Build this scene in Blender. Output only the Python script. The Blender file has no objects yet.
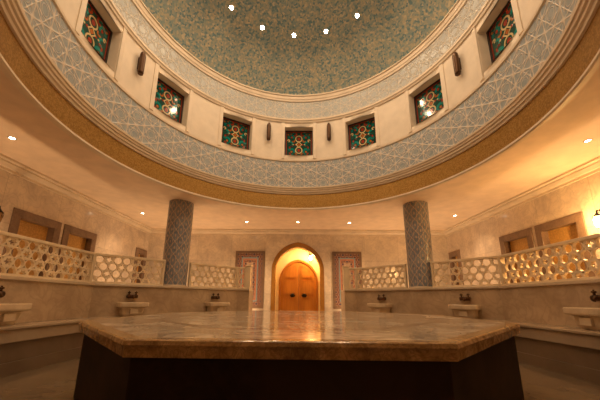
import bpy, bmesh, math, random
from math import sin, cos, pi, radians, sqrt, atan2
from mathutils import Vector, Matrix

random.seed(4)
S = bpy.context.scene
col = S.collection

# ------------------------------------------------------------------ camera, world, exposure
CAM_Z = 0.95
cam_d = bpy.data.cameras.new('camera')
cam = bpy.data.objects.new('camera', cam_d)
col.objects.link(cam)
S.camera = cam
cam_d.sensor_fit = 'HORIZONTAL'
cam_d.sensor_width = 36.0
cam_d.lens = 278.0 / 600.0 * 36.0
cam_d.shift_x = 2.0 / 600.0
cam_d.shift_y = 36.0 / 600.0
cam_d.clip_start = 0.05
PITCH, ROLL = 0.2262, 0.007
cam.matrix_world = (Matrix.Translation((0, 0, CAM_Z)) @ Matrix.Rotation(pi / 2 + PITCH, 4, 'X')
                    @ Matrix.Rotation(ROLL, 4, 'Z'))

world = bpy.data.worlds.new('world')
S.world = world
world.use_nodes = True
world.node_tree.nodes['Background'].inputs[0].default_value = (0.9, 0.6, 0.35, 1)
world.node_tree.nodes['Background'].inputs[1].default_value = 0.02

S.view_settings.view_transform = 'Standard'
S.view_settings.look = 'None'
S.view_settings.gamma = 1.0
S.view_settings.exposure = 0.62
S.view_settings.use_curve_mapping = False

WARM = (1.0, 0.66, 0.37)
WARM2 = (1.0, 0.60, 0.29)
AMBER = (1.0, 0.56, 0.18)
DOME_W = 31.0        # each dome spot
CEIL_W = 100.0        # each ceiling downlight
UP_W = 62.0          # each unseen fill uplight added on the passage floor behind the low wall
SCONCE_W = 50.0
VEST_W = 26.0

# ------------------------------------------------------------------ dimensions
CX, CY = -0.02, 3.94          # axis of the dome
RR = 3.5                      # radius of the drum
HC = 3.43                     # ceiling height
XW = 5.39                     # side walls
YB, YF = 9.87, -2.0           # back and front wall
AP = 4.04                     # inner face of the low octagonal wall
T8 = math.tan(pi / 8)

# ------------------------------------------------------------------ materials
def newmat(name):
    m = bpy.data.materials.new(name)
    m.use_nodes = True
    return m, m.node_tree.nodes, m.node_tree.links, m.node_tree.nodes['Principled BSDF']

def N(nodes, t, **kw):
    n = nodes.new(t)
    for k, v in kw.items():
        setattr(n, k, v)
    return n

def ramp(nodes, stops, interp='LINEAR'):
    r = nodes.new('ShaderNodeValToRGB')
    r.color_ramp.interpolation = interp
    e = r.color_ramp.elements
    while len(e) < len(stops):
        e.new(0.5)
    for i, (p, c) in enumerate(stops):
        e[i].position = p
        e[i].color = (*c, 1)
    return r

def plain(name, c, rough=0.5, metal=0.0, bump=0.0, bscale=60):
    m, n, l, b = newmat(name)
    b.inputs['Roughness'].default_value = rough
    b.inputs['Metallic'].default_value = metal
    tc = N(n, 'ShaderNodeTexCoord')
    nz = N(n, 'ShaderNodeTexNoise'); nz.inputs['Scale'].default_value = 4.0
    nz.inputs['Detail'].default_value = 4
    l.new(tc.outputs['Object'], nz.inputs['Vector'])
    r = ramp(n, [(0.3, tuple(x * 0.9 for x in c)), (0.7, tuple(min(1, x * 1.05) for x in c))])
    l.new(nz.outputs['Fac'], r.inputs[0]); l.new(r.outputs[0], b.inputs['Base Color'])
    if bump:
        n2 = N(n, 'ShaderNodeTexNoise'); n2.inputs['Scale'].default_value = bscale
        l.new(tc.outputs['Object'], n2.inputs['Vector'])
        bp = N(n, 'ShaderNodeBump'); bp.inputs['Strength'].default_value = bump
        bp.inputs['Distance'].default_value = 0.01
        l.new(n2.outputs['Fac'], bp.inputs['Height']); l.new(bp.outputs[0], b.inputs['Normal'])
    return m

def marble(name, c0, c1, vein, scale=1.2, rough=0.16, tiles=None, joint=(0.72, 0.68, 0.63), spec=0.5, cloud=0.5, axis='XZ'):
    m, n, l, b = newmat(name)
    b.inputs['Roughness'].default_value = rough
    b.inputs['Specular IOR Level'].default_value = spec
    tc = N(n, 'ShaderNodeTexCoord')
    nz = N(n, 'ShaderNodeTexNoise'); nz.inputs['Scale'].default_value = scale
    nz.inputs['Detail'].default_value = 7; nz.inputs['Roughness'].default_value = 0.6
    nz.inputs['Distortion'].default_value = 0.7
    l.new(tc.outputs['Object'], nz.inputs['Vector'])
    r = ramp(n, [(0.32, c1), (0.62, c0)])
    l.new(nz.outputs['Fac'], r.inputs[0])
    # veins
    wv = N(n, 'ShaderNodeTexNoise'); wv.inputs['Scale'].default_value = scale * 1.7
    wv.inputs['Detail'].default_value = 5; wv.inputs['Distortion'].default_value = 1.8
    l.new(tc.outputs['Object'], wv.inputs['Vector'])
    s = N(n, 'ShaderNodeMath', operation='SUBTRACT'); s.inputs[1].default_value = 0.5
    a = N(n, 'ShaderNodeMath', operation='ABSOLUTE')
    l.new(wv.outputs['Fac'], s.inputs[0]); l.new(s.outputs[0], a.inputs[0])
    rv = ramp(n, [(0.0, (cloud * 0.6,) * 3), (0.07, (0, 0, 0))])
    l.new(a.outputs[0], rv.inputs[0])
    mx = N(n, 'ShaderNodeMix', data_type='RGBA')
    l.new(rv.outputs[0], mx.inputs[0]); l.new(r.outputs[0], mx.inputs[6])
    mx.inputs[7].default_value = (*vein, 1)
    out = mx.outputs[2]
    if tiles:
        br = N(n, 'ShaderNodeTexBrick')
        br.inputs['Scale'].default_value = 1.0
        br.inputs['Brick Width'].default_value = tiles[0]
        br.inputs['Row Height'].default_value = tiles[1]
        br.inputs['Mortar Size'].default_value = 0.004
        br.inputs['Color1'].default_value = (1, 1, 1, 1)
        br.inputs['Color2'].default_value = (0.94, 0.93, 0.91, 1)
        br.inputs['Mortar'].default_value = (*joint, 1)
        br.offset = tiles[2] if len(tiles) > 2 else 0.0
        if axis == 'XY':
            l.new(tc.outputs['Object'], br.inputs['Vector'])
        else:
            sp = N(n, 'ShaderNodeSeparateXYZ'); cb = N(n, 'ShaderNodeCombineXYZ')
            l.new(tc.outputs['Object'], sp.inputs[0])
            l.new(sp.outputs['X' if axis == 'XZ' else 'Y'], cb.inputs[0]); l.new(sp.outputs['Z'], cb.inputs[1])
            l.new(cb.outputs[0], br.inputs['Vector'])
        m2 = N(n, 'ShaderNodeMix', data_type='RGBA', blend_type='MULTIPLY')
        m2.inputs[0].default_value = 1.0
        l.new(out, m2.inputs[6]); l.new(br.outputs['Color'], m2.inputs[7])
        out = m2.outputs[2]
    l.new(out, b.inputs['Base Color'])
    return m

def mth(n, l, op, a, b=None, c=None):
    q = N(n, 'ShaderNodeMath', operation=op)
    for i, v in enumerate((a, b, c)):
        if v is None:
            continue
        if isinstance(v, (int, float)):
            q.inputs[i].default_value = v
        else:
            l.new(v, q.inputs[i])
    return q.outputs[0]

def hexfield(n, l, u, v):
    """sum of three cosines: the field behind a six-fold star pattern"""
    x = mth(n, l, 'MULTIPLY', u, 2 * pi)
    y = mth(n, l, 'MULTIPLY', v, 2 * pi * sqrt(3) / 2)
    h = mth(n, l, 'MULTIPLY', x, 0.5)
    a = mth(n, l, 'COSINE', x)
    b = mth(n, l, 'COSINE', mth(n, l, 'ADD', h, y))
    c = mth(n, l, 'COSINE', mth(n, l, 'SUBTRACT', h, y))
    return mth(n, l, 'ADD', mth(n, l, 'ADD', a, b), c)

def hexfield2(n, l, u, v):
    """second shell of the same lattice, turned by 30 degrees"""
    x = mth(n, l, 'MULTIPLY', u, 3 * pi)
    y = mth(n, l, 'MULTIPLY', v, 2 * pi * sqrt(3) / 2)
    a = mth(n, l, 'COSINE', mth(n, l, 'ADD', x, y))
    b = mth(n, l, 'COSINE', mth(n, l, 'SUBTRACT', x, y))
    c = mth(n, l, 'COSINE', mth(n, l, 'MULTIPLY', y, 2.0))
    return mth(n, l, 'ADD', mth(n, l, 'ADD', a, b), c)

def line(n, l, f, c, w):
    d = mth(n, l, 'ABSOLUTE', mth(n, l, 'SUBTRACT', f, c))
    q = mth(n, l, 'DIVIDE', d, w)
    return mth(n, l, 'SUBTRACT', 1.0, mth(n, l, 'SMOOTH_MIN', q, 1.0, 0.2))

def starband(name, ground, ground2, strap, nu, levels, rough=0.35, level2=None, vs=1.0):
    """UV u runs 0..1 round the ring, v in the same length unit"""
    m, n, l, b = newmat(name)
    b.inputs['Roughness'].default_value = rough
    uv = N(n, 'ShaderNodeUVMap'); sp = N(n, 'ShaderNodeSeparateXYZ')
    l.new(uv.outputs[0], sp.inputs[0])
    u = mth(n, l, 'MULTIPLY', sp.outputs['X'], float(nu))
    v = mth(n, l, 'MULTIPLY', sp.outputs['Y'], float(nu) * vs)
    f = hexfield(n, l, u, v)
    tot = None
    for c, w in levels:
        q = line(n, l, f, c, w)
        tot = q if tot is None else mth(n, l, 'MAXIMUM', tot, q)
    if level2:
        tot = mth(n, l, 'MAXIMUM', tot, line(n, l, hexfield2(n, l, u, v), *level2))
    tc = N(n, 'ShaderNodeTexCoord')
    vo = N(n, 'ShaderNodeTexVoronoi'); vo.inputs['Scale'].default_value = 14
    l.new(tc.outputs['Object'], vo.inputs['Vector'])
    g = N(n, 'ShaderNodeMix', data_type='RGBA')
    l.new(vo.outputs['Color'], g.inputs[0])
    sx = N(n, 'ShaderNodeSeparateColor'); l.new(vo.outputs['Color'], sx.inputs[0])
    l.new(sx.outputs[0], g.inputs[0])
    g.inputs[6].default_value = (*ground, 1); g.inputs[7].default_value = (*ground2, 1)
    mx = N(n, 'ShaderNodeMix', data_type='RGBA')
    l.new(tot, mx.inputs[0]); l.new(g.outputs[2], mx.inputs[6]); mx.inputs[7].default_value = (*strap, 1)
    l.new(mx.outputs[2], b.inputs['Base Color'])
    bp = N(n, 'ShaderNodeBump'); bp.inputs['Strength'].default_value = 0.6
    bp.inputs['Distance'].default_value = 0.015
    l.new(tot, bp.inputs['Height']); l.new(bp.outputs[0], b.inputs['Normal'])
    return m

def mosaic(name, stops, scale, rough=0.35, metal=0.0, spec=0.5, bump=0.3, big=None):
    m, n, l, b = newmat(name)
    b.inputs['Roughness'].default_value = rough
    b.inputs['Metallic'].default_value = metal
    b.inputs['Specular IOR Level'].default_value = spec
    tc = N(n, 'ShaderNodeTexCoord')
    vo = N(n, 'ShaderNodeTexVoronoi'); vo.inputs['Scale'].default_value = scale
    l.new(tc.outputs['Object'], vo.inputs['Vector'])
    sx = N(n, 'ShaderNodeSeparateColor'); l.new(vo.outputs['Color'], sx.inputs[0])
    r = ramp(n, stops, 'CONSTANT')
    l.new(sx.outputs[0], r.inputs[0])
    l.new(r.outputs[0], b.inputs['Base Color'])
    if bump:
        bp = N(n, 'ShaderNodeBump'); bp.inputs['Strength'].default_value = bump
        bp.inputs['Distance'].default_value = 0.004
        l.new(sx.outputs[1], bp.inputs['Height']); l.new(bp.outputs[0], b.inputs['Normal'])
    return m

def wood(name, c0, c1, rough=0.35, axis=2):
    m, n, l, b = newmat(name)
    b.inputs['Roughness'].default_value = rough
    tc = N(n, 'ShaderNodeTexCoord'); mp = N(n, 'ShaderNodeMapping')
    sc = [14, 14, 14]; sc[axis] = 1.0
    mp.inputs['Scale'].default_value = sc
    l.new(tc.outputs['Object'], mp.inputs[0])
    nz = N(n, 'ShaderNodeTexNoise'); nz.inputs['Scale'].default_value = 2.0; nz.inputs['Detail'].default_value = 5
    l.new(mp.outputs[0], nz.inputs['Vector'])
    r = ramp(n, [(0.3, c0), (0.7, c1)])
    l.new(nz.outputs['Fac'], r.inputs[0]); l.new(r.outputs[0], b.inputs['Base Color'])
    return m

def emis(name, c, strength):
    m, n, l, b = newmat(name)
    b.inputs['Base Color'].default_value = (*c, 1)
    b.inputs['Emission Color'].default_value = (*c, 1)
    b.inputs['Emission Strength'].default_value = strength
    return m

M = {}
M['wall'] = marble('wall_marble', (0.88, 0.77, 0.63), (0.66, 0.57, 0.48), (0.42, 0.36, 0.32), 2.4, 0.14, (1.2, 1.15, 0.0), cloud=0.45)
M['wall_side'] = marble('side_wall_marble', (0.82, 0.70, 0.57), (0.60, 0.50, 0.42), (0.38, 0.32, 0.28), 2.2, 0.16, (1.2, 1.15, 0.0), cloud=0.5, axis='YZ')
M['low'] = marble('low_wall_marble', (0.56, 0.42, 0.28), (0.40, 0.29, 0.19), (0.28, 0.20, 0.14), 1.5, 0.2, cloud=0.5)
M['cap'] = marble('ledge_marble', (0.66, 0.54, 0.40), (0.56, 0.45, 0.33), (0.42, 0.34, 0.26), 2.0, 0.2, cloud=0.3)
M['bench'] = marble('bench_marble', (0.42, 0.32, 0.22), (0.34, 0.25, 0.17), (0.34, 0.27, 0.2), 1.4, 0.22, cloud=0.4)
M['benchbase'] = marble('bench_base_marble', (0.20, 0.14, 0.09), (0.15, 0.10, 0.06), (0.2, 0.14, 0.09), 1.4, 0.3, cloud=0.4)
M['slabtop'] = marble('pale_slab_marble', (0.78, 0.68, 0.54), (0.34, 0.26, 0.18), (0.22, 0.16, 0.11), 1.7, 0.13, cloud=0.9)
M['slabrim'] = marble('brown_rim_marble', (0.60, 0.37, 0.15), (0.25, 0.135, 0.05), (0.11, 0.06, 0.025), 9.0, 0.16, cloud=0.7)
M['slabband'] = marble('inlay_marble', (0.40, 0.31, 0.24), (0.30, 0.22, 0.16), (0.22, 0.16, 0.11), 2.0, 0.12, cloud=0.5)
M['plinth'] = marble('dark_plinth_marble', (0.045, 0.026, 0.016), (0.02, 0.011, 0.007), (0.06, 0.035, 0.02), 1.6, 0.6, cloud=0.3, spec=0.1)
M['floor'] = marble('floor_marble', (0.22, 0.16, 0.10), (0.16, 0.11, 0.07), (0.26, 0.19, 0.13), 1.3, 0.2, (0.6, 0.6, 0.0), (0.45, 0.38, 0.3), axis='XY', cloud=0.4)
M['frame_stone'] = marble('brown_stone', (0.25, 0.16, 0.11), (0.16, 0.10, 0.07), (0.34, 0.25, 0.18), 5.0, 0.3, cloud=0.5)
M['niche_back'] = wood('golden_wood', (0.50, 0.27, 0.07), (0.72, 0.42, 0.13), 0.4, 1)
M['plaster'] = plain('cream_plaster', (0.80, 0.70, 0.58), 0.6, bump=0.05)
M['ceil'] = plain('ceiling_paint', (0.82, 0.65, 0.49), 0.75)
M['mould'] = plain('cream_moulding', (0.76, 0.64, 0.50), 0.45)
M['star'] = starband('star_lattice_tile', (0.27, 0.32, 0.36), (0.38, 0.41, 0.43), (0.70, 0.60, 0.50), 60, [(-1.0, 0.24), (1.9, 0.22)], level2=(-1.0, 0.26))
M['star2'] = starband('fine_star_tile', (0.38, 0.41, 0.43), (0.48, 0.50, 0.49), (0.62, 0.56, 0.48), 76, [(-1.0, 0.28)], level2=(-1.0, 0.3))
M['coltile'] = starband('column_tile', (0.17, 0.20, 0.26), (0.30, 0.32, 0.36), (0.58, 0.42, 0.30), 17, [(-1.0, 0.34), (2.8, 0.5)], 0.3, vs=0.42)
M['dome'] = mosaic('dome_mosaic', [(0, (0.17, 0.31, 0.37)), (0.16, (0.30, 0.41, 0.42)), (0.36, (0.45, 0.48, 0.40)), (0.56, (0.56, 0.53, 0.40)), (0.74, (0.36, 0.44, 0.43)), (0.90, (0.66, 0.61, 0.46))], 24, 0.45)
M['gold'] = mosaic('gold_mosaic', [(0, (0.36, 0.20, 0.055)), (0.3, (0.43, 0.24, 0.07)), (0.6, (0.48, 0.28, 0.09)), (0.85, (0.33, 0.18, 0.05))], 55, 0.34, 0.9)
M['lattice'] = plain('carved_stone', (0.84, 0.70, 0.50), 0.4, bump=0.1)
M['bronze'] = plain('dark_bronze', (0.09, 0.045, 0.022), 0.38, 0.7)
M['black_metal'] = plain('black_metal', (0.02, 0.016, 0.014), 0.35, 0.6)
M['lead'] = plain('lead_came', (0.05, 0.04, 0.035), 0.4, 0.5)
M['door'] = wood('orange_wood', (0.50, 0.20, 0.035), (0.62, 0.27, 0.05), 0.3)
M['door_dark'] = wood('door_frame_wood', (0.40, 0.15, 0.025), (0.50, 0.20, 0.035), 0.35)
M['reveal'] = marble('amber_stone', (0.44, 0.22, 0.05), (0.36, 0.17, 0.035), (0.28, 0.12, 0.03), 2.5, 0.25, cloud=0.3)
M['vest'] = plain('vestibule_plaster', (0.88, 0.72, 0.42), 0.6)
M['lamp'] = emis('lit_lamp', (1.0, 0.93, 0.80), 60.0)
M['lamp_ceiling'] = emis('lit_ceiling_lamp', (1.0, 0.85, 0.62), 40.0)
M['lamp_warm'] = emis('lit_warm_glass', (1.0, 0.66, 0.28), 14.0)
M['lampglass_off'] = plain('amber_lantern_glass', (0.30, 0.16, 0.06), 0.15)
M['trimring'] = plain('white_metal', (0.7, 0.62, 0.5), 0.35, 0.3)
M['g_gold'] = plain('gold_glass', (0.62, 0.47, 0.24), 0.12)
M['g_red'] = plain('red_glass', (0.32, 0.035, 0.012), 0.12)
M['g_orange'] = plain('orange_glass', (0.38, 0.11, 0.015), 0.12)
M['g_teal'] = plain('teal_glass', (0.0, 0.21, 0.19), 0.10)
M['g_tealdark'] = plain('dark_green_glass', (0.008, 0.06, 0.045), 0.09)
M['t_blue'] = plain('blue_tile', (0.25, 0.38, 0.46), 0.25)
M['t_brick'] = plain('brick_red_tile', (0.50, 0.20, 0.11), 0.3)
M['t_cream'] = plain('cream_tile', (0.66, 0.55, 0.42), 0.3)
M['basin'] = marble('basin_marble', (0.74, 0.60, 0.42), (0.62, 0.48, 0.33), (0.5, 0.38, 0.26), 4.0, 0.2, cloud=0.3)

def checktile(name, ca, cb, cc, sc):
    m, n, l, b = newmat(name)
    b.inputs['Roughness'].default_value = 0.3
    tc = N(n, 'ShaderNodeTexCoord'); sp = N(n, 'ShaderNodeSeparateXYZ')
    l.new(tc.outputs['Object'], sp.inputs[0])
    u = mth(n, l, 'MULTIPLY', sp.outputs['X'], sc); v = mth(n, l, 'MULTIPLY', sp.outputs['Z'], sc)
    f = hexfield(n, l, u, v)
    r = ramp(n, [(0.0, ca), (0.22, cb), (0.45, ca), (0.75, cc)], 'CONSTANT')
    q = mth(n, l, 'DIVIDE', mth(n, l, 'ADD', f, 1.5), 4.5)
    l.new(q, r.inputs[0]); l.new(r.outputs[0], b.inputs['Base Color'])
    return m
M['t_mosaic'] = checktile('border_tile', (0.20, 0.075, 0.06), (0.50, 0.38, 0.28), (0.04, 0.06, 0.14), 7.1)
M['t_field'] = checktile('field_tile', (0.50, 0.38, 0.28), (0.30, 0.12, 0.08), (0.10, 0.17, 0.28), 5.0)

# ------------------------------------------------------------------ mesh helpers
class MB:
    def __init__(self):
        self.bm = bmesh.new(); self.uv = None
    def face(self, pts, mi=0, smooth=False):
        vs = [self.bm.verts.new(p) for p in pts]
        f = self.bm.faces.new(vs); f.material_index = mi; f.smooth = smooth
        return f
    def box(self, x0, x1, y0, y1, z0, z1, mi=0, mat=None):
        self.prism([(x0, y0), (x1, y0), (x1, y1), (x0, y1)], z0, z1, mi, mat)
    def prism(self, poly, z0, z1, mi=0, mat=None):
        """poly in xy counter-clockwise, extruded in z, optional matrix"""
        T = mat or Matrix.Identity(4)
        lo = [self.bm.verts.new(T @ Vector((x, y, z0))) for x, y in poly]
        hi = [self.bm.verts.new(T @ Vector((x, y, z1))) for x, y in poly]
        n = len(poly)
        fs = [self.bm.faces.new(lo[::-1]), self.bm.faces.new(hi)]
        for i in range(n):
            j = (i + 1) % n
            fs.append(self.bm.faces.new((lo[i], lo[j], hi[j], hi[i])))
        for f in fs: f.material_index = mi
        return fs
    def front(self, poly, y0, y1, mi=0):
        """poly in xz, extruded in y"""
        T = Matrix(((1, 0, 0, 0), (0, 0, 1, 0), (0, 1, 0, 0), (0, 0, 0, 1)))
        return self.prism(poly, y0, y1, mi, T)
    def ring_front(self, outer, inner, y0, y1, mi=0, closed=True):
        """frame between two matching xz outlines"""
        n = len(outer); rng = range(n if closed else n - 1)
        V = [[self.bm.verts.new((x, y, z)) for x, z in P] for P in (outer, inner) for y in (y0, y1)]
        o0, o1, i0, i1 = V
        for a in rng:
            b = (a + 1) % n
            for q in ((o0[a], o0[b], i0[b], i0[a]), (o1[b], o1[a], i1[a], i1[b]),
                      (o0[b], o0[a], o1[a], o1[b]), (i0[a], i0[b], i1[b], i1[a])):
                f = self.bm.faces.new(q); f.material_index = mi
        if not closed:
            for a in (0, n - 1):
                f = self.bm.faces.new((o0[a], i0[a], i1[a], o1[a])); f.material_index = mi
    def lathe(self, prof, seg=64, a0=0, a1=2 * pi, c=(0, 0), mi=0, smooth=True, uv=None):
        full = abs(a1 - a0 - 2 * pi) < 1e-6
        n = seg if full else seg + 1
        rows = []
        for r, z in prof:
            if r < 1e-6:
                v = self.bm.verts.new((c[0], c[1], z)); rows.append([v] * n)
            else:
                rows.append([self.bm.verts.new((c[0] + r * sin(a0 + (a1 - a0) * i / seg), c[1] + r * cos(a0 + (a1 - a0) * i / seg), z)) for i in range(n)])
        if uv and self.uv is None:
            self.uv = self.bm.loops.layers.uv.new('UVMap')
        for k in range(len(prof) - 1):
            for i in range(seg):
                j = (i + 1) % n
                q = [rows[k][i], rows[k][j], rows[k + 1][j], rows[k + 1][i]]
                us = [i / seg, (i + 1) / seg, (i + 1) / seg, i / seg]
                vs = [prof[k][1], prof[k][1], prof[k + 1][1], prof[k + 1][1]]
                qq = []; uu = []
                for v, a, b in zip(q, us, vs):
                    if v not in qq: qq.append(v); uu.append((a, b))
                if len(qq) < 3: continue
                f = self.bm.faces.new(qq); f.smooth = smooth; f.material_index = mi
                if uv:
                    for lp, (a, b) in zip(f.loops, uu): lp[self.uv].uv = (a, b / (2 * pi * uv))
    def tube(self, pts, r, seg=10, mi=0, caps=True):
        pts = [Vector(p) for p in pts]
        rs = r if isinstance(r, (list, tuple)) else [r] * len(pts)
        rings = []
        up = Vector((0, 0, 1))
        for i, p in enumerate(pts):
            d = (pts[min(i + 1, len(pts) - 1)] - pts[max(i - 1, 0)]).normalized()
            s = d.cross(up)
            if s.length < 1e-3: s = d.cross(Vector((0, 1, 0)))
            s.normalize(); t = s.cross(d).normalized()
            rings.append([self.bm.verts.new(p + rs[i] * (cos(2 * pi * k / seg) * s + sin(2 * pi * k / seg) * t)) for k in range(seg)])
        for a, b in zip(rings, rings[1:]):
            for k in range(seg):
                f = self.bm.faces.new((a[k], a[(k + 1) % seg], b[(k + 1) % seg], b[k])); f.smooth = True; f.material_index = mi
        if caps:
            for q in (rings[0][::-1], rings[-1]):
                f = self.bm.faces.new(q); f.material_index = mi
    def build(self, name, mats, parent=None, loc=(0, 0, 0), rz=0, bevel=0, fix=True):
        if fix: bmesh.ops.recalc_face_normals(self.bm, faces=self.bm.faces[:])
        me = bpy.data.meshes.new(name); self.bm.to_mesh(me); self.bm.free()
        for m in (mats if isinstance(mats, (list, tuple)) else [mats]):
            me.materials.append(m)
        o = bpy.data.objects.new(name, me); col.objects.link(o)
        o.location = loc; o.rotation_euler = (0, 0, rz)
        if parent: o.parent = parent
        if bevel:
            b = o.modifiers.new('bevel', 'BEVEL'); b.width = bevel; b.segments = 2; b.limit_method = 'ANGLE'
        return o

def tag(o, label=None, cat=None, group=None, kind=None):
    if label: o['label'] = label
    if cat: o['category'] = cat
    if group: o['group'] = group
    if kind: o['kind'] = kind
    return o

def empty(name, loc=(0, 0, 0), rz=0, label=None, cat=None, group=None):
    o = bpy.data.objects.new(name, None); col.objects.link(o)
    o.empty_display_size = 0.1
    o.location = loc; o.rotation_euler = (0, 0, rz)
    return tag(o, label, cat, group)

def struct(o): o['kind'] = 'structure'; return o

def copy_tree(root, loc=None, rz=None, label=None):
    r = root.copy(); col.objects.link(r)
    if loc is not None: r.location = loc
    if rz is not None: r.rotation_euler = (0, 0, rz)
    if label: r['label'] = label
    for ch in list(root.children):
        c = ch.copy(); col.objects.link(c); c.parent = r
        for g in list(ch.children):
            d = g.copy(); col.objects.link(d); d.parent = c
    return r

def face_frame(deg, ap, off=0.0, z=0.0):
    """point on an octagon face: local x = tangent (clockwise seen from above), y = outwards"""
    a = radians(deg)
    return (CX + ap * sin(a) + off * cos(a), CY + ap * cos(a) - off * sin(a), z), -a

def octagon(ap, c=(0, 0), rot=0):
    R = ap / cos(pi / 8)
    return [(c[0] + R * cos(pi / 8 + k * pi / 4 + rot), c[1] + R * sin(pi / 8 + k * pi / 4 + rot)) for k in range(8)]

# ------------------------------------------------------------------ room shell
m = MB(); m.box(-XW - 0.3, XW + 0.3, YF - 0.3, YB + 1.6, -0.12, 0.0)
struct(m.build('floor', M['floor']))

# ceiling with the round opening of the drum
m = MB()
K = 128
angs = sorted(set([2 * pi * i / K for i in range(K)] + [atan2(x - CX, y - CY) % (2 * pi) for x in (-XW, XW) for y in (YF, YB)]))
def rect_pt(a):
    dx, dy = sin(a), cos(a); t = 1e9
    if dx > 1e-9: t = min(t, (XW - CX) / dx)
    if dx < -1e-9: t = min(t, (-XW - CX) / dx)
    if dy > 1e-9: t = min(t, (YB - CY) / dy)
    if dy < -1e-9: t = min(t, (YF - CY) / dy)
    return (CX + t * dx, CY + t * dy)
inn, out = [], []
for a in angs:
    inn.append([m.bm.verts.new((CX + (RR + 0.03) * sin(a), CY + (RR + 0.03) * cos(a), z)) for z in (HC, HC + 0.12)])
    x, y = rect_pt(a); out.append([m.bm.verts.new((x, y, z)) for z in (HC, HC + 0.12)])
for i in range(len(angs)):
    j = (i + 1) % len(angs)
    m.bm.faces.new((inn[i][0], inn[j][0], out[j][0], out[i][0]))
    m.bm.faces.new((inn[i][1], out[i][1], out[j][1], inn[j][1]))
    m.bm.faces.new((out[i][0], out[j][0], out[j][1], out[i][1]))
    m.bm.faces.new((inn[j][0], inn[i][0], inn[i][1], inn[j][1]))
struct(m.build('ceiling', M['ceil']))

# arch outline helper: jamb, then softly pointed head
def arch(w, spring, apex, n=14, z0=0.0):
    pts = [(-w, z0), (-w, spring)]
    h = apex - spring
    for i in range(1, n):
        t = i / n
        th = t * pi / 2
        pts.append((-w * cos(th) ** 0.98, spring + h * (sin(th) * 0.84 + 0.16 * t)))
    pts.append((0, apex))
    return pts + [(-x, z) for x, z in pts[-2::-1]]

# back wall with arched opening
A_OUT = arch(0.90, 1.95, 2.95)
m = MB()
def wall_with_arch(m, x0, x1, z1, A, y0, y1):
    n = len(A)
    outer = []
    for i, (x, z) in enumerate(A):
        if i == 0: outer.append((x0, 0))
        elif i == 1: outer.append((x0, A[1][1]))
        elif i == n - 2: outer.append((x1, A[1][1]))
        elif i == n - 1: outer.append((x1, 0))
        else:
            t = (i - 1) / (n - 3)
            # run round the rectangle: up the left edge, along the top, down the right edge
            L1 = z1 - A[1][1]; L2 = x1 - x0; L = 2 * L1 + L2; s = t * L
            if s < L1: outer.append((x0, A[1][1] + s))
            elif s < L1 + L2: outer.append((x0 + s - L1, z1))
            else: outer.append((x1, z1 - (s - L1 - L2)))
    # snap nearest samples onto the corners
    for cx_ in (x0, x1):
        k = min(range(2, n - 2), key=lambda i: (outer[i][0] - cx_) ** 2 + (outer[i][1] - z1) ** 2)
        outer[k] = (cx_, z1)
    m.ring_front(outer, A, y0, y1, closed=False)
wall_with_arch(m, -XW, XW, HC, A_OUT, YB, YB + 0.25)
struct(m.build('wall_back', M['wall']))
# slightly proud centre bay of the back wall, around the arch
m = MB(); wall_with_arch(m, -1.16, 1.16, HC - 0.14, arch(0.93, 1.95, 2.98), YB - 0.035, YB - 0.001)
struct(m.build('wall_back_bay', M['wall']))
m = MB(); m.box(-XW, XW, YF - 0.2, YF, 0, HC)
struct(m.build('wall_front', M['wall']))

# side walls with the niches cut out
NICHES = [(5.02, 6.12), (6.20, 7.26), (9.12, 9.80)]
NZ0, NZ1 = 0.95, 2.63
for sgn, nm in ((-1, 'wall_left'), (1, 'wall_right')):
    m = MB()
    xa, xb = sorted((sgn * XW, sgn * (XW + 0.45)))
    cuts = [YF] + [v for n_ in NICHES for v in n_] + [YB]
    m.box(xa, xb, YF, YB, 0, NZ0); m.box(xa, xb, YF, YB, NZ1, HC)
    for a, b in ((YF, 5.02), (6.12, 6.20), (7.26, 9.12), (9.80, YB)):
        m.box(xa, xb, a, b, NZ0, NZ1)
    struct(m.build(nm, M['wall_side']))
    # crown moulding
    m = MB()
    prof = [(0, 0), (0.03, 0), (0.03, 0.05), (0.06, 0.06), (0.10, 0.12), (0.10, 0.15), (0.16, 0.16), (0.16, 0.2), (0, 0.2)]
    pts = [(-sgn * x, z) for x, z in prof]
    if sgn > 0: pts = pts[::-1]
    T = Matrix(((1, 0, 0, sgn * XW), (0, 0, 1, 0), (0, 1, 0, HC - 0.2), (0, 0, 0, 1)))
    m.prism(pts, YF, YB, 0, T)
    struct(m.build('trim_1' if sgn < 0 else 'trim_2', M['mould']))
m = MB()
T = Matrix(((0, 0, 1, 0), (1, 0, 0, YB), (0, 1, 0, HC - 0.2), (0, 0, 0, 1)))
m.prism([(-x, z) for x, z in prof], -XW, XW, 0, T)
struct(m.build('trim_3', M['mould']))

# ------------------------------------------------------------------ drum and dome
C2 = (CX, CY)
m = MB(); m.lathe([(RR, HC + 0.02), (RR, 3.87)], 128, c=C2)
struct(m.build('wall_gold_mosaic_band', M['gold'], fix=False))
m = MB()
m.lathe([(RR + 0.002, HC + 0.04), (RR - 0.025, HC + 0.035), (RR - 0.03, HC), (RR - 0.01, HC - 0.015), (RR + 0.05, HC - 0.018), (RR + 0.06, HC)], 192, c=C2, smooth=False)
struct(m.build('trim_4', M['mould']))
m = MB()
m.lathe([(3.50, 3.86), (3.47, 3.865), (3.46, 3.90), (3.435, 3.915), (3.435, 3.955), (3.41, 3.965), (3.405, 4.00), (3.385, 4.01), (3.38, 4.05), (3.42, 4.06), (3.47, 4.06)], 128, c=C2, smooth=False)
struct(m.build('trim_5', M['mould']))
m = MB(); m.lathe([(3.46, 4.05), (3.46, 4.88)], 128, c=C2, uv=3.46)
struct(m.build('wall_star_lattice_band', M['star'], fix=False))
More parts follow.
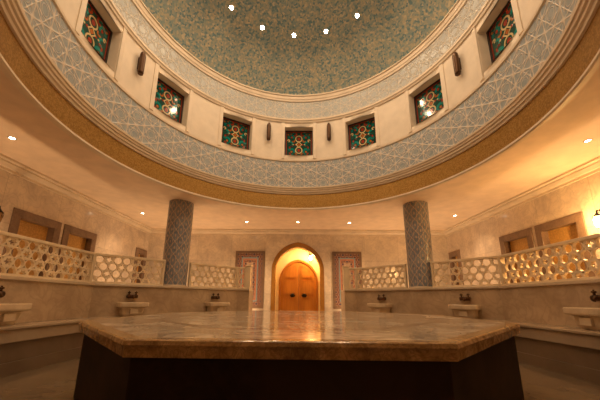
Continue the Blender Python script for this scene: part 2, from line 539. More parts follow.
m = MB(); m.lathe([(3.46, 4.86), (3.435, 4.87), (3.43, 4.91), (3.46, 4.93), (3.46, 4.955)], 128, c=C2, smooth=False)
struct(m.build('trim_6', M['mould']))
# window storey: 12 openings, every 30 degrees
WZ0, WZ1 = 5.07, 5.99
RW = 3.46
HA = math.asin(0.42 / RW)
m = MB()
def strip(m, r, a0, a1, z0, z1, n):
    for i in range(n):
        b0 = a0 + (a1 - a0) * i / n; b1 = a0 + (a1 - a0) * (i + 1) / n
        f = m.face([(CX + r * sin(b), CY + r * cos(b), z) for b, z in ((b0, z0), (b1, z0), (b1, z1), (b0, z1))], smooth=True)
STEP = radians(30)
for k in range(12):
    a = k * STEP + radians(0.4)
    strip(m, RW, a - HA, a + HA, 4.95, WZ0, 4); strip(m, RW, a - HA, a + HA, WZ1, 6.15, 4)
    strip(m, RW, a + HA, a + STEP - HA, 4.95, 6.15, 8)
    # reveals
    R2 = RW + 0.24
    P = lambda x, y: (CX + x * cos(a) + y * sin(a), CY - x * sin(a) + y * cos(a))
    w = 0.42; yi = RW * cos(HA)
    for s in (-1, 1):
        m.face([(*P(s * w, yi), WZ0), (*P(s * w, R2), WZ0), (*P(s * w, R2), WZ1), (*P(s * w, yi), WZ1)])
    for z in (WZ0, WZ1):
        m.face([(*P(-w, yi), z), (*P(w, yi), z), (*P(w, R2), z), (*P(-w, R2), z)])
        # sliver between chord and arc
        for i in range(4):
            b0 = a - HA + 2 * HA * i / 4; b1 = a - HA + 2 * HA * (i + 1) / 4
            q = lambda b: (CX + RW * sin(b), CY + RW * cos(b), z)
            xq = lambda b: RW * sin(b - a)
            m.face([q(b0), q(b1), (*P(xq(b1), yi - 0.0), z), (*P(xq(b0), yi - 0.0), z)]) if 0 < i < 3 else None
bmesh.ops.remove_doubles(m.bm, verts=m.bm.verts[:], dist=0.0005)
struct(m.build('wall_window_storey', M['plaster'], fix=False))
m = MB(); m.lathe([(3.46, 6.13), (3.43, 6.14), (3.42, 6.18), (3.40, 6.20), (3.40, 6.25), (3.42, 6.26)], 128, c=C2, smooth=False)
struct(m.build('trim_7', M['mould']))
m = MB(); m.lathe([(3.42, 6.25), (3.415, 6.84)], 128, c=C2, uv=3.42)
struct(m.build('wall_fine_star_band', M['star2'], fix=False))
m = MB(); m.lathe([(3.415, 6.82), (3.39, 6.83), (3.385, 6.88), (3.37, 6.90), (3.365, 6.99), (3.34, 7.0), (3.345, 7.04), (3.38, 7.05)], 128, c=C2, smooth=False)
struct(m.build('trim_8', M['mould']))
# dome: spherical cap
DA = 2.40; DZ = 7.04; RS = sqrt(3.366 ** 2 + DA ** 2)
def dome_z(r): return DZ - DA + sqrt(RS * RS - r * r)
m = MB(); m.lathe([(3.366 * cos(t * pi / 2 / 24), dome_z(3.366 * cos(t * pi / 2 / 24))) for t in range(25)][:-1] + [(0, dome_z(0))], 128, c=C2)
struct(m.build('ceiling_dome', M['dome'], fix=False))

# ------------------------------------------------------------------ lights
def lamp(name, kind, loc, power, color, radius=0.05, rot=None, parent=None, size=None, blend=0.6):
    d = bpy.data.lights.new(name, kind); d.energy = power; d.color = color
    d.shadow_soft_size = radius
    if kind == 'SPOT': d.spot_size = radians(size or 150); d.spot_blend = blend
    o = bpy.data.objects.new(name, d); col.objects.link(o)
    o.location = loc
    if rot: o.rotation_euler = rot
    if parent: o.parent = parent
    return o

RL = 2.3
names5 = {-2: 'leftmost', -1: 'second from the left', 0: 'lowest and middle', 1: 'second from the right', 2: 'rightmost'}
nrm_t = math.asin(RL / RS)
proto = None
for k in range(16):
    kk = k if k <= 8 else k - 16
    a = radians(-3.2 + 22 * kk) if abs(kk) <= 2 else radians(-3.2 + 22.5 * kk)
    x, y, z = CX + RL * sin(a), CY + RL * cos(a), dome_z(RL)
    lab = ('small round downlight in the mosaic dome, %s of five' % names5[kk]) if kk in names5 else 'small round downlight in the dome, overhead beyond the view'
    if proto is None:
        r = empty('dome_downlight', (x, y, z), -a, lab, 'ceiling light', 'downlights ringing the dome')
        T = Matrix.Rotation(-nrm_t, 4, 'X')
        q = MB(); q.lathe([(0.045, -0.012), (0.045, -0.022), (0.062, -0.018), (0.068, 0.0), (0.07, 0.02)], 20)
        bmesh.ops.transform(q.bm, matrix=T, verts=q.bm.verts[:]); q.build('trim_ring', M['trimring'], r)
        q = MB(); q.lathe([(0, -0.028), (0.03, -0.024), (0.045, -0.012)], 20)
        bmesh.ops.transform(q.bm, matrix=T, verts=q.bm.verts[:]); q.build('lamp_disc', M['lamp'], r)
        lamp('spotlight', 'SPOT', (0, -0.05, -0.09), DOME_W, WARM, 0.05, (-nrm_t * 0.3, 0, 0), r, 165, 0.8)
        proto = r
    else:
        copy_tree(proto, (x, y, z), -a, lab)

ceil_spots = [
    ((0.0, 8.72), 'small ceiling downlight straight above the arched doorway'),
    ((-1.68, 8.76), 'small ceiling downlight left of the one above the arched doorway'),
    ((1.68, 8.76), 'small ceiling downlight right of the one above the arched doorway'),
    ((-4.62, 7.9), 'small ceiling downlight left of the left column'),
    ((4.66, 7.9), 'small ceiling downlight right of the right column'),
    ((-4.55, 3.96), 'ceiling downlight at the far left edge near the round opening'),
    ((4.55, 3.92), 'ceiling downlight at the far right edge near the round opening'),
    ((-4.6, 0.0), 'ceiling downlight behind the viewpoint on the left'),
    ((4.6, 0.0), 'ceiling downlight behind the viewpoint on the right'),
]
proto = None
for (x, y), lab in ceil_spots:
    if proto is None:
        r = empty('ceiling_downlight', (x, y, HC), 0, lab, 'ceiling light', 'downlights in the flat ceiling')
        q = MB(); q.lathe([(0.035, 0.0), (0.035, -0.012), (0.055, -0.008), (0.06, 0.0)], 20); q.build('trim_ring', M['trimring'], r)
        q = MB(); q.lathe([(0, -0.010), (0.035, -0.006), (0.035, -0.002)], 20); q.build('lamp_disc', M['lamp_ceiling'], r)
        lamp('spotlight', 'SPOT', (0, 0, -0.05), CEIL_W, WARM2, 0.03, None, r, 112, 0.9)
        proto = r
    else:
        c = copy_tree(proto, (x, y, HC), 0, lab)
        if abs(x) > 4:
            for ch in c.children:
                if ch.type == 'LIGHT':
                    ch.data = ch.data.copy(); ch.data.energy = CEIL_W * 0.5

up_spots = [(-5.05, 1.5), (5.05, 1.5), (-5.05, 4.0), (5.05, 4.0), (-4.5, 7.9), (4.5, 7.9), (-3.9, 9.3), (3.9, 9.3), (-1.9, 9.55), (1.9, 9.55)]  # unseen fill lights, added to brighten the ceiling and side walls
proto = None
for x, y in up_spots:
    lab = 'unseen fill uplight added in the passage behind the low wall, %s side' % ('left' if x < 0 else 'right')
    if proto is None:
        r = empty('added_uplight', (x, y, 0), 0, lab, 'fill light', 'unseen fill uplights added in the passage')
        q = MB(); q.lathe([(0.0, 0.0), (0.08, 0.0), (0.085, 0.05), (0.07, 0.06), (0.06, 0.045), (0.0, 0.045)], 20); q.build('housing', M['trimring'], r)
        q = MB(); q.lathe([(0.06, 0.046), (0.05, 0.052), (0.0, 0.054)], 20); q.build('lamp_disc', M['lamp_ceiling'], r)
        lamp('spotlight', 'SPOT', (0, 0, 0.09), UP_W, WARM2, 0.05, (pi, 0, 0), r, 125, 0.9)
        proto = r
    else:
        copy_tree(proto, (x, y, 0), 0, lab)

# ------------------------------------------------------------------ stained-glass windows and bronze wall lamps of the drum
def ring_pts(cx, cz, rx, rz, n=20): return [(cx + rx * cos(2 * pi * i / n), cz + rz * sin(2 * pi * i / n)) for i in range(n)]
def make_window(loc, rz, label):
    r = empty('stained_glass_window', loc, rz, label, 'window', 'stained glass windows round the drum')
    w, h = 0.415, 0.455
    q = MB(); q.ring_front([(-w, -h), (w, -h), (w, h), (-w, h)], [(-w + .03, -h + .03), (w - .03, -h + .03), (w - .03, h - .03), (-w + .03, h - .03)], -0.03, 0.03)
    q.build('window_frame', M['lead'], r)
    w -= .03; h -= .03
    q = MB(); q.front([(-w, -h), (w, -h), (w, h), (-w, h)], 0.0, 0.008, 0)
    y = 0.0
    def patch(poly, mi, d=0.004): q.front(poly, y - d, y + 0.002, mi)
    def arc(cx, cz, R, a0, a1, t, mi, d=0.004, n=9):
        o = [(cx + (R + t) * cos(a0 + (a1 - a0) * i / n), cz + (R + t) * 1.1 * sin(a0 + (a1 - a0) * i / n)) for i in range(n + 1)]
        i_ = [(cx + (R - t) * cos(a0 + (a1 - a0) * i / n), cz + (R - t) * 1.1 * sin(a0 + (a1 - a0) * i / n)) for i in range(n + 1)]
        q.ring_front(o, i_, y - d, y + 0.001, mi, closed=False)
    for s in (-1, 1):
        # teal scrolls, orange and red leaves, in mirror pairs
        for (cx, cz, R, a0, a1, t, mi) in ((.23, .24, .075, -.4, 3.6, .026, 1), (.25, .02, .06, 1.2, 5.2, .022, 1), (.22, -.24, .085, .6, 4.6, .028, 1),
                                           (.12, .35, .05, 2.2, 5.6, .02, 2), (.23, -.10, .05, -1.2, 2.4, .02, 2), (.28, .36, .05, 3.0, 6.2, .02, 3),
                                           (.12, -.34, .045, .2, 3.4, .02, 3), (.16, .13, .04, 2.4, 6.0, .016, 3), (.29, -.33, .04, 1.4, 5.2, .018, 2), (.31, .13, .03, 0, 4.8, .014, 4)):
            arc(s * cx, cz, R, a0 if s > 0 else pi - a0, a1 if s > 0 else pi - a1, t, mi)
        for (cx, cz, rx, rz_, mi) in ((.21, .24, .03, .035, 2), (.22, -.24, .03, .035, 3), (.10, 0.0, .035, .028, 2), (.17, .0, .02, .02, 4), (.30, -.16, .025, .03, 1), (.17, .40, .03, .018, 1), (.20, -.40, .03, .015, 4)):
            patch(ring_pts(s * cx, cz, rx, rz_, 10), mi, 0.0045)
    # central gold figure
    for cz, R in ((0.19, 0.095), (-0.19, 0.095)):
        q.ring_front(ring_pts(0, cz, R + .014, (R + .014) * 1.05), ring_pts(0, cz, R - .014, (R - .014) * 1.05), y - 0.007, y + 0.001, 4)
        patch(ring_pts(0, cz, .045, .055, 10), 2, 0.006); 
    q.ring_front([(-.10, 0), (0, -.11), (.10, 0), (0, .11)], [(-.07, 0), (0, -.078), (.07, 0), (0, .078)], y - 0.0075, y + 0.001, 4)
    patch([(-.05, 0), (0, -.055), (.05, 0), (0, .055)], 3, 0.006)
    q.ring_front([(-w + .0, -h), (w, -h), (w, h), (-w, h)], [(-w + .022, -h + .022), (w - .022, -h + .022), (w - .022, h - .022), (-w + .022, h - .022)], y - 0.005, y + 0.001, 2)
    q.build('stained_glass', [M['g_tealdark'], M['g_teal'], M['g_red'], M['g_orange'], M['g_gold']], r)
    q = MB()
    for s in (-1, 1):
        q = MB(); q.box(s * 0.47 - 0.045, s * 0.47 + 0.045, -0.235, -0.19, -0.575, 0.60)
        q.build('window_surround', M['plaster'], r)
    return r

wl = {0: 'stained glass window on the drum straight above the arched doorway', -1: 'stained glass window on the drum, first left of the central one',
      1: 'stained glass window on the drum, first right of the central one', -2: 'stained glass window on the drum, second left of the central one',
      2: 'stained glass window on the drum, second right of the central one', -3: 'stained glass window on the drum cut by the upper left edge',
      3: 'stained glass window on the drum cut by the upper right edge'}
def polar(r, a, z): return (CX + r * sin(a), CY + r * cos(a), z)
wproto = None
for k in range(12):
    kk = k if k <= 6 else k - 12
    a = kk * STEP + radians(0.4)
    lab = wl.get(kk, 'stained glass window on the drum, behind the viewpoint')
    if wproto is None: wproto = make_window(polar(3.64, a, 5.53), -a, lab)
    else: copy_tree(wproto, polar(3.64, a, 5.53), -a, lab)

def make_bronze(loc, rz, label):
    r = empty('bronze_wall_lamp', loc, rz, label, 'wall lamp', 'bronze wall lamps between the drum windows')
    q = MB(); q.box(-0.03, 0.03, -0.018, 0.0, -0.14, 0.14); q.build('back_plate', M['bronze'], r, bevel=0.004)
    q = MB()
    q.tube([(0, -0.085, -0.27), (0, -0.085, -0.22), (0, -0.085, 0.17), (0, -0.085, 0.23), (0, -0.085, 0.28)], [0.05, 0.058, 0.06, 0.05, 0.02], 14)
    q.build('lamp_body', M['bronze'], r)
    q = MB(); q.tube([(0, -0.01, 0), (0, -0.05, 0)], 0.02, 8); q.build('bracket', M['bronze'], r)
    return r
bl = {0: 'slim dark bronze wall lamp just right of the central drum window', -1: 'slim dark bronze wall lamp just left of the central drum window',
      1: 'slim dark bronze wall lamp between the two windows right of the central one', -2: 'slim dark bronze wall lamp between the two windows left of the central one',
      2: 'slim dark bronze wall lamp nearest the upper right corner', -3: 'slim dark bronze wall lamp nearest the upper left corner'}
bproto = None
for kk in (0, -1, 2, -3):
    a = kk * STEP + radians(15.4)
    lab = bl.get(kk, 'slim dark bronze wall lamp on the drum, overhead beyond the view')
    if bproto is None: bproto = make_bronze(polar(RW - 0.002, a, 5.73), -a, lab)
    else: copy_tree(bproto, polar(RW - 0.002, a, 5.73), -a, lab)

# ------------------------------------------------------------------ low octagonal wall, ledge, benches
TH = 0.70
GAP = 1.34
LZ = 1.25     # top of the ledge
def seg_poly(ap0, ap1, x0=None, x1=None):
    """trapezoid of one octagon side in local coordinates (x tangent, y measured from the axis)"""
    a = -ap0 * T8 if x0 is None else x0; b = ap0 * T8 if x1 is None else x1
    c = -ap1 * T8 if x0 is None else x0; d = ap1 * T8 if x1 is None else x1
    return [(a, ap0), (b, ap0), (d, ap1), (c, ap1)]
sides = [(-90, 'left'), (-45, 'back_left'), (45, 'back_right'), (90, 'right'), (-135, 'front_left'), (135, 'front_right')]
tn = 9
def side_obj(name, mat, deg, boxes, parent=None, bevel=0.0):
    q = MB()
    for poly, z0, z1 in boxes: q.prism(poly, z0, z1)
    return q.build(name, mat, parent, (CX, CY, 0) if parent is None else (0, 0, 0), -radians(deg) if parent is None else 0, bevel)
spans = [(d, n_, None, None) for d, n_ in sides] + [(0, 'back_bay_left', None, -GAP), (0, 'back_bay_right', GAP, None)]
for deg, nm, x0, x1 in spans:
    struct(side_obj('wall_low_' + nm, M['low'], deg, [(seg_poly(AP, AP + TH, x0, x1), 0, LZ - 0.05)]))
    struct(side_obj('trim_%d' % tn, M['cap'], deg, [(seg_poly(AP - 0.035, AP + TH, x0, x1), LZ - 0.05, LZ)], bevel=0.008)); tn += 1
bench_lab = {'left': 'long marble bench along the left side of the room', 'right': 'long marble bench along the right side of the room',
             'back_left': 'marble bench along the diagonal wall under the left column', 'back_right': 'marble bench along the diagonal wall under the right column',
             'front_left': 'marble bench behind the viewpoint on the left', 'front_right': 'marble bench behind the viewpoint on the right',
             'back_bay_left': 'short marble bench end left of the doorway', 'back_bay_right': 'short marble bench end right of the doorway'}
for deg, nm, x0, x1 in spans:
    r = empty('marble_bench', (CX, CY, 0), -radians(deg), bench_lab[nm], 'bench', 'marble benches round the room')
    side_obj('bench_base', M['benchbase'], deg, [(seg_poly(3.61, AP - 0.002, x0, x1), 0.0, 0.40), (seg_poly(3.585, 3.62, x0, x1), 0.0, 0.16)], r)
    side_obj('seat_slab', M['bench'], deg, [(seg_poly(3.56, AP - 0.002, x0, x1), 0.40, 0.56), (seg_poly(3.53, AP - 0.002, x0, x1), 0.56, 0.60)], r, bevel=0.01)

# ------------------------------------------------------------------ carved lattice screens
SP = 0.168
def lattice_part(L0, L1, z0, z1, parent, thick=0.05):
    bm = bmesh.new()
    rh = SP * sqrt(3) / 2
    ni = int((L1 - L0) / SP) + 3; nj = int((z1 - z0) / rh) + 3
    R = SP / sqrt(3)
    for j in range(-1, nj):
        for i in range(-1, ni):
            cx = L0 + (i + 0.5 * (j % 2)) * SP; cz = z0 + (j + 0.25) * rh
            ci = i - (j - (j % 2)) // 2
            star = ((ci - j) % 3 == 0)
            outer = []; inner = []
            for k in range(12):
                a = pi / 6 + k * pi / 6
                # hexagon corners at odd multiples, truncated
                if k % 2 == 0:
                    base = R * 0.0
            for c in range(6):
                a = pi / 6 + c * pi / 3
                p0 = Vector((cos(a), sin(a))) * R
                pn = Vector((cos(a + pi / 3), sin(a + pi / 3))) * R
                pp = Vector((cos(a - pi / 3), sin(a - pi / 3))) * R
                t = 0.24
                outer += [p0.lerp(pp, t), p0.lerp(pn, t)]
                if star:
                    rs = R * 0.34
                    inner += [Vector((cos(a - 0.34), sin(a - 0.34))) * R * 0.36, Vector((cos(a + 0.34), sin(a + 0.34))) * R * 0.36]
                else:
                    hr = R * 0.76
                    inner += [Vector((cos(a - 0.26), sin(a - 0.26))) * hr, Vector((cos(a + 0.26), sin(a + 0.26))) * hr]
            if star:
                # six-pointed star: alternate short and long radii
                inner2 = []
                for c in range(6):
                    a = pi / 6 + c * pi / 3
                    inner2 += [Vector((cos(a), sin(a))) * R * 0.36, Vector((cos(a + pi / 6), sin(a + pi / 6))) * R * 0.70]
                inner = inner2
            vo = [bm.verts.new((cx + p.x, 0, cz + p.y)) for p in outer]
            vi = [bm.verts.new((cx + p.x, 0, cz + p.y)) for p in inner]
            for k in range(12):
                n_ = (k + 1) % 12
                bm.faces.new((vo[k], vo[n_], vi[n_], vi[k]))
    for co, no in (((L0, 0, 0), (-1, 0, 0)), ((L1, 0, 0), (1, 0, 0)), ((0, 0, z0), (0, 0, -1)), ((0, 0, z1), (0, 0, 1))):
        bmesh.ops.bisect_plane(bm, geom=bm.verts[:] + bm.edges[:] + bm.faces[:], plane_co=co, plane_no=no, clear_outer=True)
    bmesh.ops.remove_doubles(bm, verts=bm.verts[:], dist=0.001)
    r = bmesh.ops.extrude_face_region(bm, geom=bm.faces[:])
    bmesh.ops.translate(bm, vec=(0, thick, 0), verts=[v for v in r['geom'] if isinstance(v, bmesh.types.BMVert)])
    q = MB(); q.bm.free(); q.bm = bm
    return q.build('carved_lattice', M['lattice'], parent, (0, -thick / 2, 0))

LT = 1.87
LAPO = 4.19
def lattice_screen(deg, x0, x1, label, post=None):
    loc, rz = face_frame(deg, LAPO, 0, LZ)
    r = empty('lattice_screen', loc, rz, label, 'screen', 'carved stone lattice screens on the low wall')
    H = LT - LZ
    q = MB()
    q.box(x0, x1, -0.05, 0.05, 0.0, 0.045); q.box(x0, x1, -0.05, 0.05, H - 0.05, H)
    q.box(x0, x0 + 0.045, -0.045, 0.045, 0.045, H - 0.05); q.box(x1 - 0.045, x1, -0.045, 0.045, 0.045, H - 0.05)
    q.build('screen_frame', M['lattice'], r, bevel=0.006)
    lattice_part(x0 + 0.03, x1 - 0.03, 0.03, H - 0.03, r)
    if post is not None:
        q = MB(); q.box(post - 0.07, post + 0.07, -0.07, 0.09, 0.0, H + 0.02)
        q.box(post - 0.085, post + 0.085, -0.085, 0.105, H + 0.02, H + 0.06)
        q.build('end_post', M['lattice'], r, bevel=0.008)
    return r
e = LAPO * T8 - 0.005
cr = 0.305
ce = 0.30
lattice_screen(-90, -e, e, 'carved lattice screen along the left side, nearest the left edge')
lattice_screen(90, -e, e, 'brightly lit carved lattice screen along the right side')
lattice_screen(-45, -e, -0.31, 'carved lattice screen just left of the left column')
lattice_screen(-45, 0.31, e, 'carved lattice screen between the left column and the doorway')
lattice_screen(45, 0.36, e, 'carved lattice screen just right of the right column')
lattice_screen(45, -e, -0.26, 'carved lattice screen between the right column and the doorway')
lattice_screen(0, -e, -GAP - 0.14, 'short lattice screen with an end post, left of the doorway', post=-GAP - 0.07)
lattice_screen(0, GAP + 0.14, e, 'short lattice screen with an end post, right of the doorway', post=GAP + 0.07)

# ------------------------------------------------------------------ tiled columns
for s, w_ in ((-1, 'left'), (1, 'right')):
    loc, rz = face_frame(45 * s, 4.345, 0.0 if s < 0 else 0.05, LZ)
    r = empty('tiled_column', loc, 0, 'round column with blue grey mosaic tiles, on the %s' % w_, 'column', 'tiled columns under the dome')
    q = MB(); q.lathe([(cr, 0.0), (cr, HC - LZ)], 64, uv=cr)
    q.build('shaft', M['coltile'], r, fix=True)
    q = MB(); q.lathe([(cr + 0.015, 0.0), (cr + 0.015, 0.03), (cr - 0.005, 0.04)], 48); q.build('base_ring', M['cap'], r)

# ------------------------------------------------------------------ central octagonal heated slab
r = empty('marble_platform', (CX, CY, 0), 0, 'large octagonal marble platform with a dark plinth in the middle of the room', 'platform')
ZT = CAM_Z - 0.2257
PA = 2.286
ST = 0.098
# corners counter-clockwise from the right-hand far one
PLAT = [(2.36, 4.86), (0.97, 6.21), (-0.97, 6.21), (-2.24, 4.88), (-2.26, 3.00), (-0.99, 1.67), (0.885, 1.62), (2.34, 3.05)]
def plat(inset):
    n = len(PLAT); P = [Vector((x - CX, y - CY)) for x, y in PLAT]; out = []
    for i in range(n):
        a, b, c = P[i - 1], P[i], P[(i + 1) % n]
        d1 = (b - a).normalized(); d2 = (c - b).normalized()
        n1 = Vector((-d1.y, d1.x)); n2 = Vector((-d2.y, d2.x))
        bi = (n1 + n2).normalized()
        out.append(tuple(b + bi * inset / bi.dot(n1)))
    return out
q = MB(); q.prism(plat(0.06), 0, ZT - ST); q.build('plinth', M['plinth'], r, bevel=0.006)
q = MB()
ring = lambda ins, z: [q.bm.verts.new((x, y, z)) for x, y in plat(ins)]
vb = ring(0, ZT - 0.032); vt = ring(0, ZT - 0.028); vr = ring(0.008, ZT - 0.006); vq = ring(0.02, ZT)
v1 = ring(0.10, ZT); v2 = ring(0.62, ZT); v3 = ring(0.72, ZT)
q.bm.faces.new(vb[::-1])
for A_, B_, mi in ((vb, vt, 0), (vt, vr, 0), (vr, vq, 0), (vq, v1, 0), (v1, v2, 1), (v2, v3, 2)):
    for i in range(8):
        j = (i + 1) % 8
        f = q.bm.faces.new((A_[i], A_[j], B_[j], B_[i])); f.material_index = mi
f = q.bm.faces.new(v3); f.material_index = 1
q.build('top_slab', [M['slabrim'], M['slabtop'], M['slabband']], r)
q = MB(); q.prism(plat(0.012), ZT - ST, ZT - 0.0325); q.build('slab_fascia', M['slabrim'], r, bevel=0.004)

# ------------------------------------------------------------------ wash basins and taps
def make_basin(loc, rz, label):
    r = empty('wash_basin', loc, rz, label, 'basin', 'marble wash basins on the benches')
    # local: wall at y=0, basin towards -y
    q = MB()
    def lay(w, d, z, rr=0.06, n=5):
        pts = []
        for (cx, cy, a0) in ((w - rr, -d + rr, -pi / 2), (w - rr, -0.003 - 0.001, 0), (-w + rr, -0.004, pi / 2), (-w + rr, -d + rr, pi)):
            if cy > -0.01:
                x = w if a0 == 0 else -w
                pts.append((x, -0.004, z))
            else:
                for i in range(n + 1):
                    a = a0 + (pi / 2) * i / n
                    pts.append((cx + rr * cos(a), cy + rr * sin(a), z))
        return [q.bm.verts.new(p) for p in pts]
    L = [lay(0.20, 0.30, 0.0), lay(0.225, 0.33, 0.05), lay(0.245, 0.36, 0.17), lay(0.31, 0.42, 0.18), lay(0.32, 0.43, 0.20), lay(0.32, 0.43, 0.265), lay(0.31, 0.42, 0.275)]
    # inner bowl
    def inner(w, d0, d1, z, n=5, rr=0.05):
        pts = []
        y0, y1 = -d1, -d0
        # same vertex count as the outer layers: corner arc, point, point, corner arc
        for i in range(n + 1):
            a = -pi / 2 + (pi / 2) * i / n; pts.append((w - rr + rr * cos(a), y0 + rr + rr * sin(a), z))
        pts.append((w, y1, z)); pts.append((-w, y1, z))
        for i in range(n + 1):
            a = pi + (pi / 2) * i / n; pts.append((-w + rr + rr * cos(a), y0 + rr + rr * sin(a), z))
        return [q.bm.verts.new(p) for p in pts]
    L += [inner(0.26, 0.06, 0.37, 0.275), inner(0.24, 0.08, 0.35, 0.20), inner(0.16, 0.13, 0.28, 0.11)]
    for a, b in zip(L, L[1:]):
        n = len(a)
        for i in range(n):
            j = (i + 1) % n
            q.bm.faces.new((a[i], a[j], b[j], b[i]))
    q.bm.faces.new(L[0][::-1]); q.bm.faces.new(L[-1])
    q.build('bowl', M['basin'], r)
    q = MB()
    q.prism([(-0.09, -0.385), (0.09, -0.385), (0.09, -0.33), (-0.09, -0.33)], 0.05, 0.15)
    q.build('carved_panel', M['basin'], r, bevel=0.006)
    r.scale = (0.84, 0.84, 1.0)
    return r
def make_tap(loc, rz, label):
    r = empty('basin_tap', loc, rz, label, 'tap', 'bronze taps over the wash basins')
    r.scale = (0.82, 0.82, 0.9)
    q = MB(); q.tube([(-0.12, -0.07, 0), (0.12, -0.07, 0)], 0.045, 12)
    for s in (-1, 1):
        q.tube([(s * 0.08, 0.0, 0), (s * 0.08, -0.012, 0)], 0.045, 14); q.tube([(s * 0.08, -0.01, 0), (s * 0.08, -0.07, 0)], 0.018, 10)
    q.build('tap_body', M['bronze'], r)
    q = MB(); q.tube([(0, -0.07, 0.0), (0, -0.12, 0.015), (0, -0.16, 0.0), (0, -0.18, -0.05)], [0.036, 0.030, 0.026, 0.02], 10); q.build('spout', M['bronze'], r)
    for s in (-1, 1):
        q = MB(); x = s * 0.08
        q.tube([(x, -0.07, 0.025), (x, -0.07, 0.085)], [0.02, 0.017], 8)
        q.tube([(x - 0.035, -0.07, 0.09), (x + 0.035, -0.07, 0.09)], 0.014, 8); q.tube([(x, -0.105, 0.09), (x, -0.035, 0.09)], 0.014, 8)
        q.tube([(x, -0.07, 0.085), (x, -0.07, 0.125)], [0.018, 0.010], 8)
        q.build('handle', M['bronze'], r)
    return r
spots = [(-45, -0.97, 'below the lattice screen left of the left column'), (-45, 0.98, 'between the left column and the doorway'),
         (45, -0.88, 'between the doorway and the right column'), (45, 1.05, 'below the lattice screen right of the right column'),
         (-90, -0.18, 'at the far left edge'), (90, 0.22, 'at the far right edge')]
bp_ = tp_ = None
for deg, off, where in spots:
    loc, rz = face_frame(deg, AP - 0.004, off, 0.602)
    lt = (loc[0], loc[1], 1.0)
    lb = 'marble wash basin on the bench, ' + where
    lt_l = 'dark bronze tap on the low wall, ' + where
    if bp_ is None: bp_ = make_basin(loc, rz, lb); tp_ = make_tap(lt, rz, lt_l)
    else: copy_tree(bp_, loc, rz, lb); copy_tree(tp_, lt, rz, lt_l)

# ------------------------------------------------------------------ wall niches with brown stone frames
wh = {0: 'nearest the viewpoint', 1: 'second from the viewpoint', 2: 'in the far corner beside the column'}
for sgn, side in ((-1, 'left'), (1, 'right')):
    for k, (a, b) in enumerate(NICHES):
        cy = (a + b) / 2; w = (b - a) / 2 - 0.005; z0, z1 = NZ0 + 0.005, NZ1 - 0.005
        r = empty('wall_niche', (sgn * XW, cy, 0), -sgn * pi / 2, 'brown stone framed niche in the %s wall, %s' % (side, wh[k]), 'niche', 'framed niches in the side walls')
        f_ = 0.16
        q = MB()
        q.ring_front([(-w, z0), (w, z0), (w, z1), (-w, z1)], [(-w + f_, z0 + f_), (w - f_, z0 + f_), (w - f_, z1 - f_), (-w + f_, z1 - f_)], -0.02, 0.16)
        q.build('stone_frame', M['frame_stone'], r, bevel=0.006)
        q = MB(); q.front([(-w + f_ - .01, z0 + f_ - .01), (w - f_ + .01, z0 + f_ - .01), (w - f_ + .01, z1 - f_ + .01), (-w + f_ - .01, z1 - f_ + .01)], 0.13, 0.155)
        q.build('back_panel', M['niche_back'], r)

# ------------------------------------------------------------------ wall lanterns on the side walls
def make_lantern(loc, rz, label, lit):
    r = empty('wall_lantern', loc, rz, label, 'wall lamp')
    q = MB(); q.front([(-0.05, -0.16), (0.05, -0.16), (0.06, 0.0), (0.05, 0.16), (0, 0.21), (-0.05, 0.16), (-0.06, 0.0)], -0.02, 0.0)
    q.build('back_plate', M['black_metal'], r, bevel=0.004)
    q = MB(); q.tube([(0, -0.02, 0.10), (0, -0.08, 0.17), (0, -0.14, 0.16), (0, -0.15, 0.12)], 0.009, 8); q.build('arm', M['black_metal'], r)
    q = MB(); q.lathe([(0.0, -0.15), (0.035, -0.14), (0.055, -0.09), (0.06, 0.0), (0.045, 0.06), (0.02, 0.09), (0.0, 0.095)], 12, c=(0, -0.15))
    q.build('glass', M['lamp_warm'] if lit else M['lampglass_off'], r)
    q = MB(); q.lathe([(0.0, 0.13), (0.012, 0.12), (0.03, 0.09), (0.065, 0.05), (0.06, 0.045), (0.0, 0.09)], 12, c=(0, -0.15))
    for i in range(6):
        a = i * pi / 3
        q.tube([(0.062 * sin(a), -0.15 + 0.062 * cos(a), 0.05), (0.063 * sin(a), -0.15 + 0.063 * cos(a), 0.0), (0.038 * sin(a), -0.15 + 0.038 * cos(a), -0.145)], 0.004, 5)
    q.build('metal_cage', M['black_metal'], r)
    return r
r = make_lantern((XW - 0.002, 4.66, 2.36), -pi / 2, 'lit amber wall lantern on the right wall at the right edge', True)
lamp('lantern_light', 'POINT', (0, -0.24, 0.0), SCONCE_W, AMBER, 0.06, parent=r)
make_lantern((-XW + 0.002, 4.66, 2.36), pi / 2, 'unlit dark wall lantern on the left wall at the left edge', False)

# ------------------------------------------------------------------ doorway: vestibule, reveal, door, tiled panels
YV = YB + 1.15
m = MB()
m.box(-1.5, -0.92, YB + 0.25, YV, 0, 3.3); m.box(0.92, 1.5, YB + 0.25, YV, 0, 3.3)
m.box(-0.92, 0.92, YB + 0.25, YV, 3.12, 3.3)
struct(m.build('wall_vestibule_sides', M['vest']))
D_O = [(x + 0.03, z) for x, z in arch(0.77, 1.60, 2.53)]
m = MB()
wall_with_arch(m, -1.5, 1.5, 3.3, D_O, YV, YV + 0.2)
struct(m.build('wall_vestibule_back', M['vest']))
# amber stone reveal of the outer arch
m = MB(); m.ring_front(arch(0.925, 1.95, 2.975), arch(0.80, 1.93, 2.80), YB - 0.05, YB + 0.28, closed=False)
tag(m.build('arch_reveal', M['reveal'], bevel=0.006), 'golden amber stone lining of the pointed archway', 'archway')

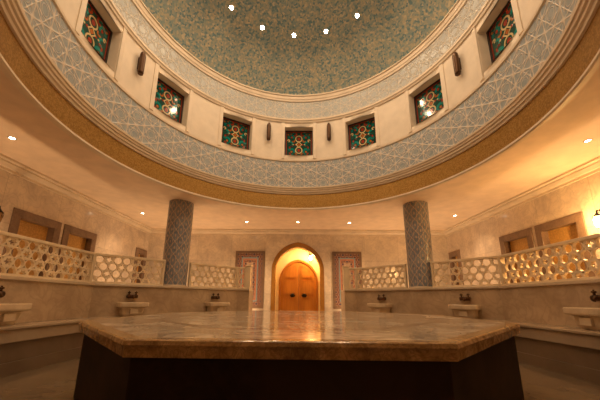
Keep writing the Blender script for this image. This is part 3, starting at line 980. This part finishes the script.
r = empty('arched_door', (0.03, YV + 0.02, 0), 0, 'orange wooden double door with a rounded pointed top and round black knobs', 'door')
m = MB(); m.ring_front(arch(0.765, 1.60, 2.525, z0=0.01), arch(0.70, 1.58, 2.44, z0=0.01), -0.05, 0.12, closed=False); m.build('door_frame', M['door_dark'], r)
Ain = arch(0.695, 1.58, 2.435, z0=0.01)
for s in (-1, 1):
    half = [(x, z) for x, z in Ain if x * s > 1e-6] + [(s * 0.004, 2.43)] if s < 0 else [(s * 0.004, 2.43)] + [(x, z) for x, z in Ain if x * s > 1e-6]
    poly = half + [(s * 0.004, 0.01)] if s < 0 else [(s * 0.004, 0.01)] + half
    m = MB(); m.front(poly, 0.0, 0.05)
    lf = m.build('door_leaf', M['door'], r)
    def raised(P, nm):
        m = MB()
        cx_ = sum(p[0] for p in P) / len(P); cz_ = sum(p[1] for p in P) / len(P)
        Q = [(cx_ + (x - cx_) * 0.86, cz_ + (z - cz_) * 0.93) for x, z in P]
        m.ring_front(P, Q, -0.03, 0.002); 
        R_ = [(cx_ + (x - cx_) * 0.74, cz_ + (z - cz_) * 0.86) for x, z in P]
        m.front(R_, -0.022, 0.002)
        m.build(nm, M['door'], lf)
    xi, xo = s * 0.09, s * 0.61
    raised([(min(xi, xo), 0.18), (max(xi, xo), 0.18), (max(xi, xo), 1.05), (min(xi, xo), 1.05)], 'door_panel')
    raised([(min(xi, xo), 1.15), (max(xi, xo), 1.15), (max(xi, xo), 1.70), (min(xi, xo), 1.70)], 'door_panel')
    top = [(s * 0.09, 1.79), (s * 0.56, 1.79), (s * 0.50, 1.98), (s * 0.38, 2.13), (s * 0.24, 2.23), (s * 0.09, 2.31)]
    raised(top if s > 0 else top[::-1], 'door_panel')
    m = MB(); m.lathe([(0, -0.095), (0.04, -0.09), (0.065, -0.065), (0.06, -0.045), (0.03, -0.03), (0.03, -0.02), (0.095, -0.016), (0.10, 0.0)], 20)
    bmesh.ops.rotate(m.bm, matrix=Matrix.Rotation(-pi / 2, 3, 'X'), verts=m.bm.verts[:])
    bmesh.ops.scale(m.bm, vec=(1, 1, 1), verts=m.bm.verts[:])
    k_ = m.build('knob', M['black_metal'], lf, (s * 0.225, 0.0, 1.13))
    k_['label'] = 'round black knob'

r = make_lantern((0.50, YV - 0.002, 2.60), 0, 'dark lantern glowing inside the doorway, upper right of the door', True)
lamp('lantern_light', 'POINT', (0, -0.30, 0.0), VEST_W, AMBER, 0.06, parent=r)
lamp('vestibule_downlight', 'SPOT', (0, YB + 0.55, 3.08), VEST_W * 0.9, WARM2, 0.05, None, None, 150)
q = MB(); q.lathe([(0, -0.010), (0.035, -0.006), (0.06, -0.004), (0.06, 0.0)], 20)
tag(q.build('vestibule_ceiling_lamp', M['lamp_ceiling'], loc=(0, YB + 0.55, 3.12)), 'small round lamp in the ceiling inside the arched doorway', 'ceiling light')

for s, side in ((-1, 'left'), (1, 'right')):
    xc_ = -1.70 if s < 0 else 1.75
    r = empty('tiled_wall_panel', (xc_, YB, 0), 0, 'tall framed panel of patterned tiles on the back wall, %s of the doorway' % side, 'wall panel', 'tiled panels flanking the doorway')
    def rect(w, z0, z1): return [(-w, z0), (w, z0), (w, z1), (-w, z1)]
    Z0, Z1 = 0.66, 2.65
    W = 0.52
    for nm, (w0, w1, mat, d) in (('stone_frame', (W, 0.43, 'frame_stone', 0.04)), ('patterned_border', (0.43, 0.29, 't_mosaic', 0.028)), ('blue_band', (0.29, 0.25, 't_blue', 0.032)),
                                  ('inner_border', (0.25, 0.20, 't_brick', 0.026)), ('inner_patterned_border', (0.20, 0.13, 't_mosaic', 0.026))):
        q = MB(); i0 = W - w0; i1 = W - w1
        q.ring_front(rect(w0, Z0 + i0, Z1 - i0), rect(w1, Z0 + i1, Z1 - i1), -d, -0.001)
        q.build(nm, M[mat], r)
    q = MB(); i1 = W - 0.13; q.front(rect(0.13, Z0 + i1, Z1 - i1), -0.022, -0.001); q.build('tile_field', M['t_field'], r)
